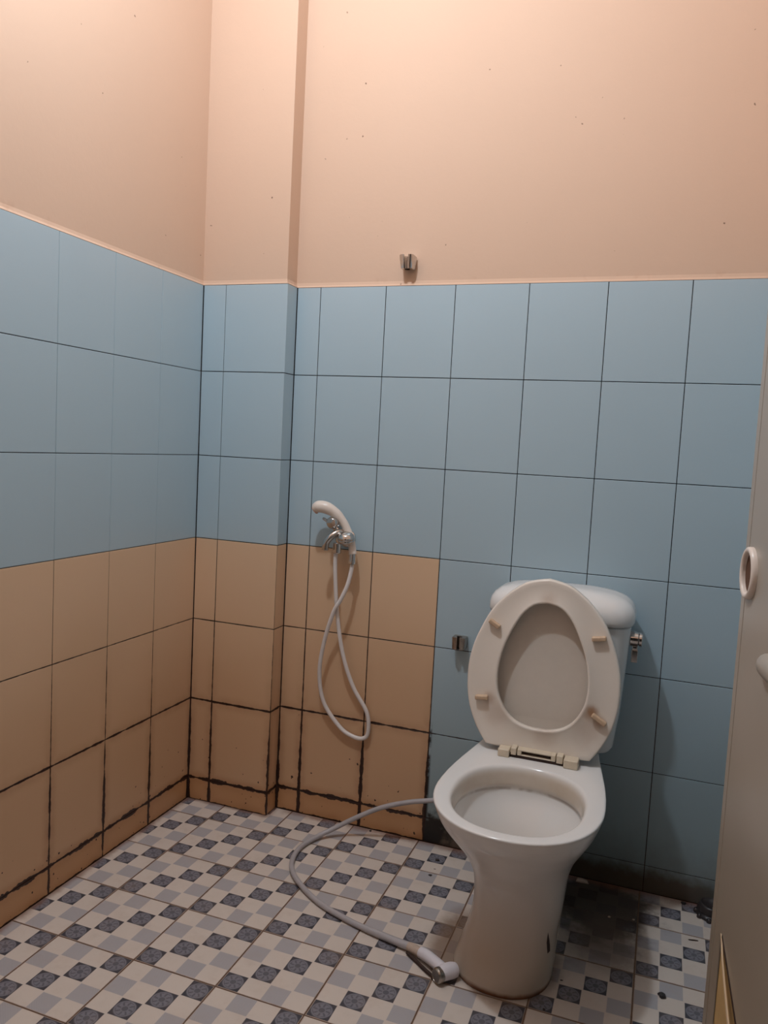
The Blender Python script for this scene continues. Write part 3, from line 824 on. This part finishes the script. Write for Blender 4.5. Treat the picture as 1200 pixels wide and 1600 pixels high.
# round pull
bm = bmesh.new()
def dring(r_s, r_z, d, n=40): return [dp(HS + r_s * math.cos(2 * math.pi * k / n), HZ + r_z * math.sin(2 * math.pi * k / n), d) for k in range(n)]
prof = [(0.0345, 0.0402, 0.0), (0.0345, 0.0402, 0.0035), (0.0335, 0.0395, 0.0065), (0.0315, 0.0372, 0.0085), (0.0290, 0.0345, 0.0086), (0.0270, 0.0320, 0.0075), (0.0262, 0.0312, 0.0050), (0.0260, 0.0310, -0.0025)]
loft(bm, [dring(*p) for p in prof], cap0=True, cap1=False)
# the ring has no back cap across the hole
for f in [f for f in bm.faces if len(f.verts) > 4]: bm.faces.remove(f)
o = from_bm('pull_ring', bm, M['cream_plastic'], None, True); adopt(door, o)
bm = bmesh.new(); loft(bm, [dring(0.0262, 0.0312, 0.0001), dring(0.0262, 0.0312, 0.0012)])
o = from_bm('lock_hole', bm, M['hole']); adopt(door, o); o['label'] = 'bare brown wood inside the pull'
# bar handle, mostly outside the frame
bm = bmesh.new()
tube(bm, [dp(0.145, 0.848, -0.010), dp(0.148, 0.848, -0.006), dp(0.160, 0.848, -0.003), dp(0.20, 0.848, -0.002), dp(0.255, 0.848, -0.003), dp(0.27, 0.848, -0.006), dp(0.275, 0.848, -0.004)], [0.012, 0.016, 0.018, 0.018, 0.018, 0.016, 0.012], 16)
o = from_bm('bar_handle', bm, M['door'], None, True); adopt(door, o)
# hinges to the wall side
for hz in (0.3, 1.7):
    bm = bmesh.new(); lathe(bm, [(0.008, 0), (0.008, 0.09), (0, 0.09)], dp(LEN + 0.006, hz, -0.02), (0, 0, 1), 12)
    o = from_bm('door_hinge', bm, M['rusty_chrome'], None, True); adopt(door, o)

# ------------------------------------------------------------------ small things on the floor
cap = thing('drain_cap', 'black round rubber cap in the back right floor corner beside the door', 'drain cap', (1.517, -0.045, 0))
bm = bmesh.new()
lathe(bm, [(0.036, 0.0), (0.038, 0.002), (0.038, 0.007), (0.033, 0.009), (0.031, 0.011), (0.032, 0.014), (0.032, 0.024), (0.030, 0.030), (0.025, 0.032), (0.023, 0.026), (0, 0.024)], (1.517, -0.040, 0.0), (0, 0, 1), 28)
o = from_bm('cap_body', bm, M['rubber'], None, True); adopt(cap, o)
for k in range(9):
    a = 2 * math.pi * k / 9 + 0.3
    bm = bmesh.new()
    lathe(bm, [(0.006, 0), (0.0068, 0.002), (0.005, 0.009), (0, 0.0105)], (1.517 + 0.037 * math.cos(a), -0.040 + 0.037 * math.sin(a), 0.0), (0, 0, 1), 8)
    o = from_bm('lug', bm, M['rubber'], None, True); adopt(cap, o)

def scrap(name, label, cat, loc, size, mat, seed, flat=0.35, grp=None, rz=0.0):
    rnd = random.Random(seed)
    bm = bmesh.new(); n = 11; pts = []
    for k in range(n):
        a = 2 * math.pi * k / n; r = rnd.uniform(0.65, 1.1)
        pts.append((size[0] * r * math.cos(a) / 2, size[1] * r * math.sin(a) / 2))
    h = min(size) * flat
    c, s = math.cos(rz), math.sin(rz)
    loft(bm, [[Vector((loc[0] + (a * c - b * s) * f, loc[1] + (a * s + b * c) * f, loc[2] + z)) for a, b in pts] for f, z in ((0.9, 0), (1, h * 0.35), (0.8, h * 0.8), (0.35, h))])
    o = from_bm(name, bm, mat, None, False); o['label'] = label; o['category'] = cat
    if grp: o['group'] = grp
    # origin at its base
    me = o.data; me.transform(Matrix.Translation(-Vector(loc))); o.location = loc
    return o
scrap('plaster_flake', 'pale broken plaster flake at the wall foot behind the toilet', 'debris', (1.198, -0.022, 0.0002), (0.042, 0.022), M['flake'], 3, 0.3)
scrap('dirt_clump', 'black clump of dirt on the floor tiles near the open door', 'debris', (1.402, -0.406, 0.0002), (0.018, 0.017), M['rubber'], 5, 0.4, 'dirt specks on the floor')
scrap('dirt_clump', 'small black speck of dirt on a dark floor square left of the toilet', 'debris', (0.818, -0.085, 0.0002), (0.013, 0.011), M['rubber'], 6, 0.35, 'dirt specks on the floor')
scrap('dirt_clump', 'small black speck on a pale floor square left of the pedestal', 'debris', (0.822, -0.166, 0.0002), (0.010, 0.008), M['rubber'], 8, 0.4, 'dirt specks on the floor')
scrap('dirt_clump', 'tiny black speck on the floor close to the back wall under the hose', 'debris', (0.594, -0.012, 0.0002), (0.008, 0.011), M['rubber'], 9, 0.4, 'dirt specks on the floor')
scrap('dirt_clump', 'black speck on the floor just left of the round rubber cap', 'debris', (1.452, -0.015, 0.0002), (0.014, 0.012), M['rubber'], 10, 0.4, 'dirt specks on the floor')
scrap('twig', 'thin dark twig on the floor next to the open door', 'debris', (1.470, -0.170, 0.0002), (0.030, 0.004), M['dark'], 12, 0.6, rz=0.2)
for q, (a, b, lab) in enumerate(((1.278, -0.158, 'tiny white crumb on the brown stain behind the toilet'), (1.335, -0.145, 'tiny white crumb at the right edge of the brown stain'))):
    scrap('plaster_crumb', lab, 'debris', (a, b, 0.0002), (0.007, 0.005), M['flake'], 20 + q, 0.6, 'crumbs on the brown stain')
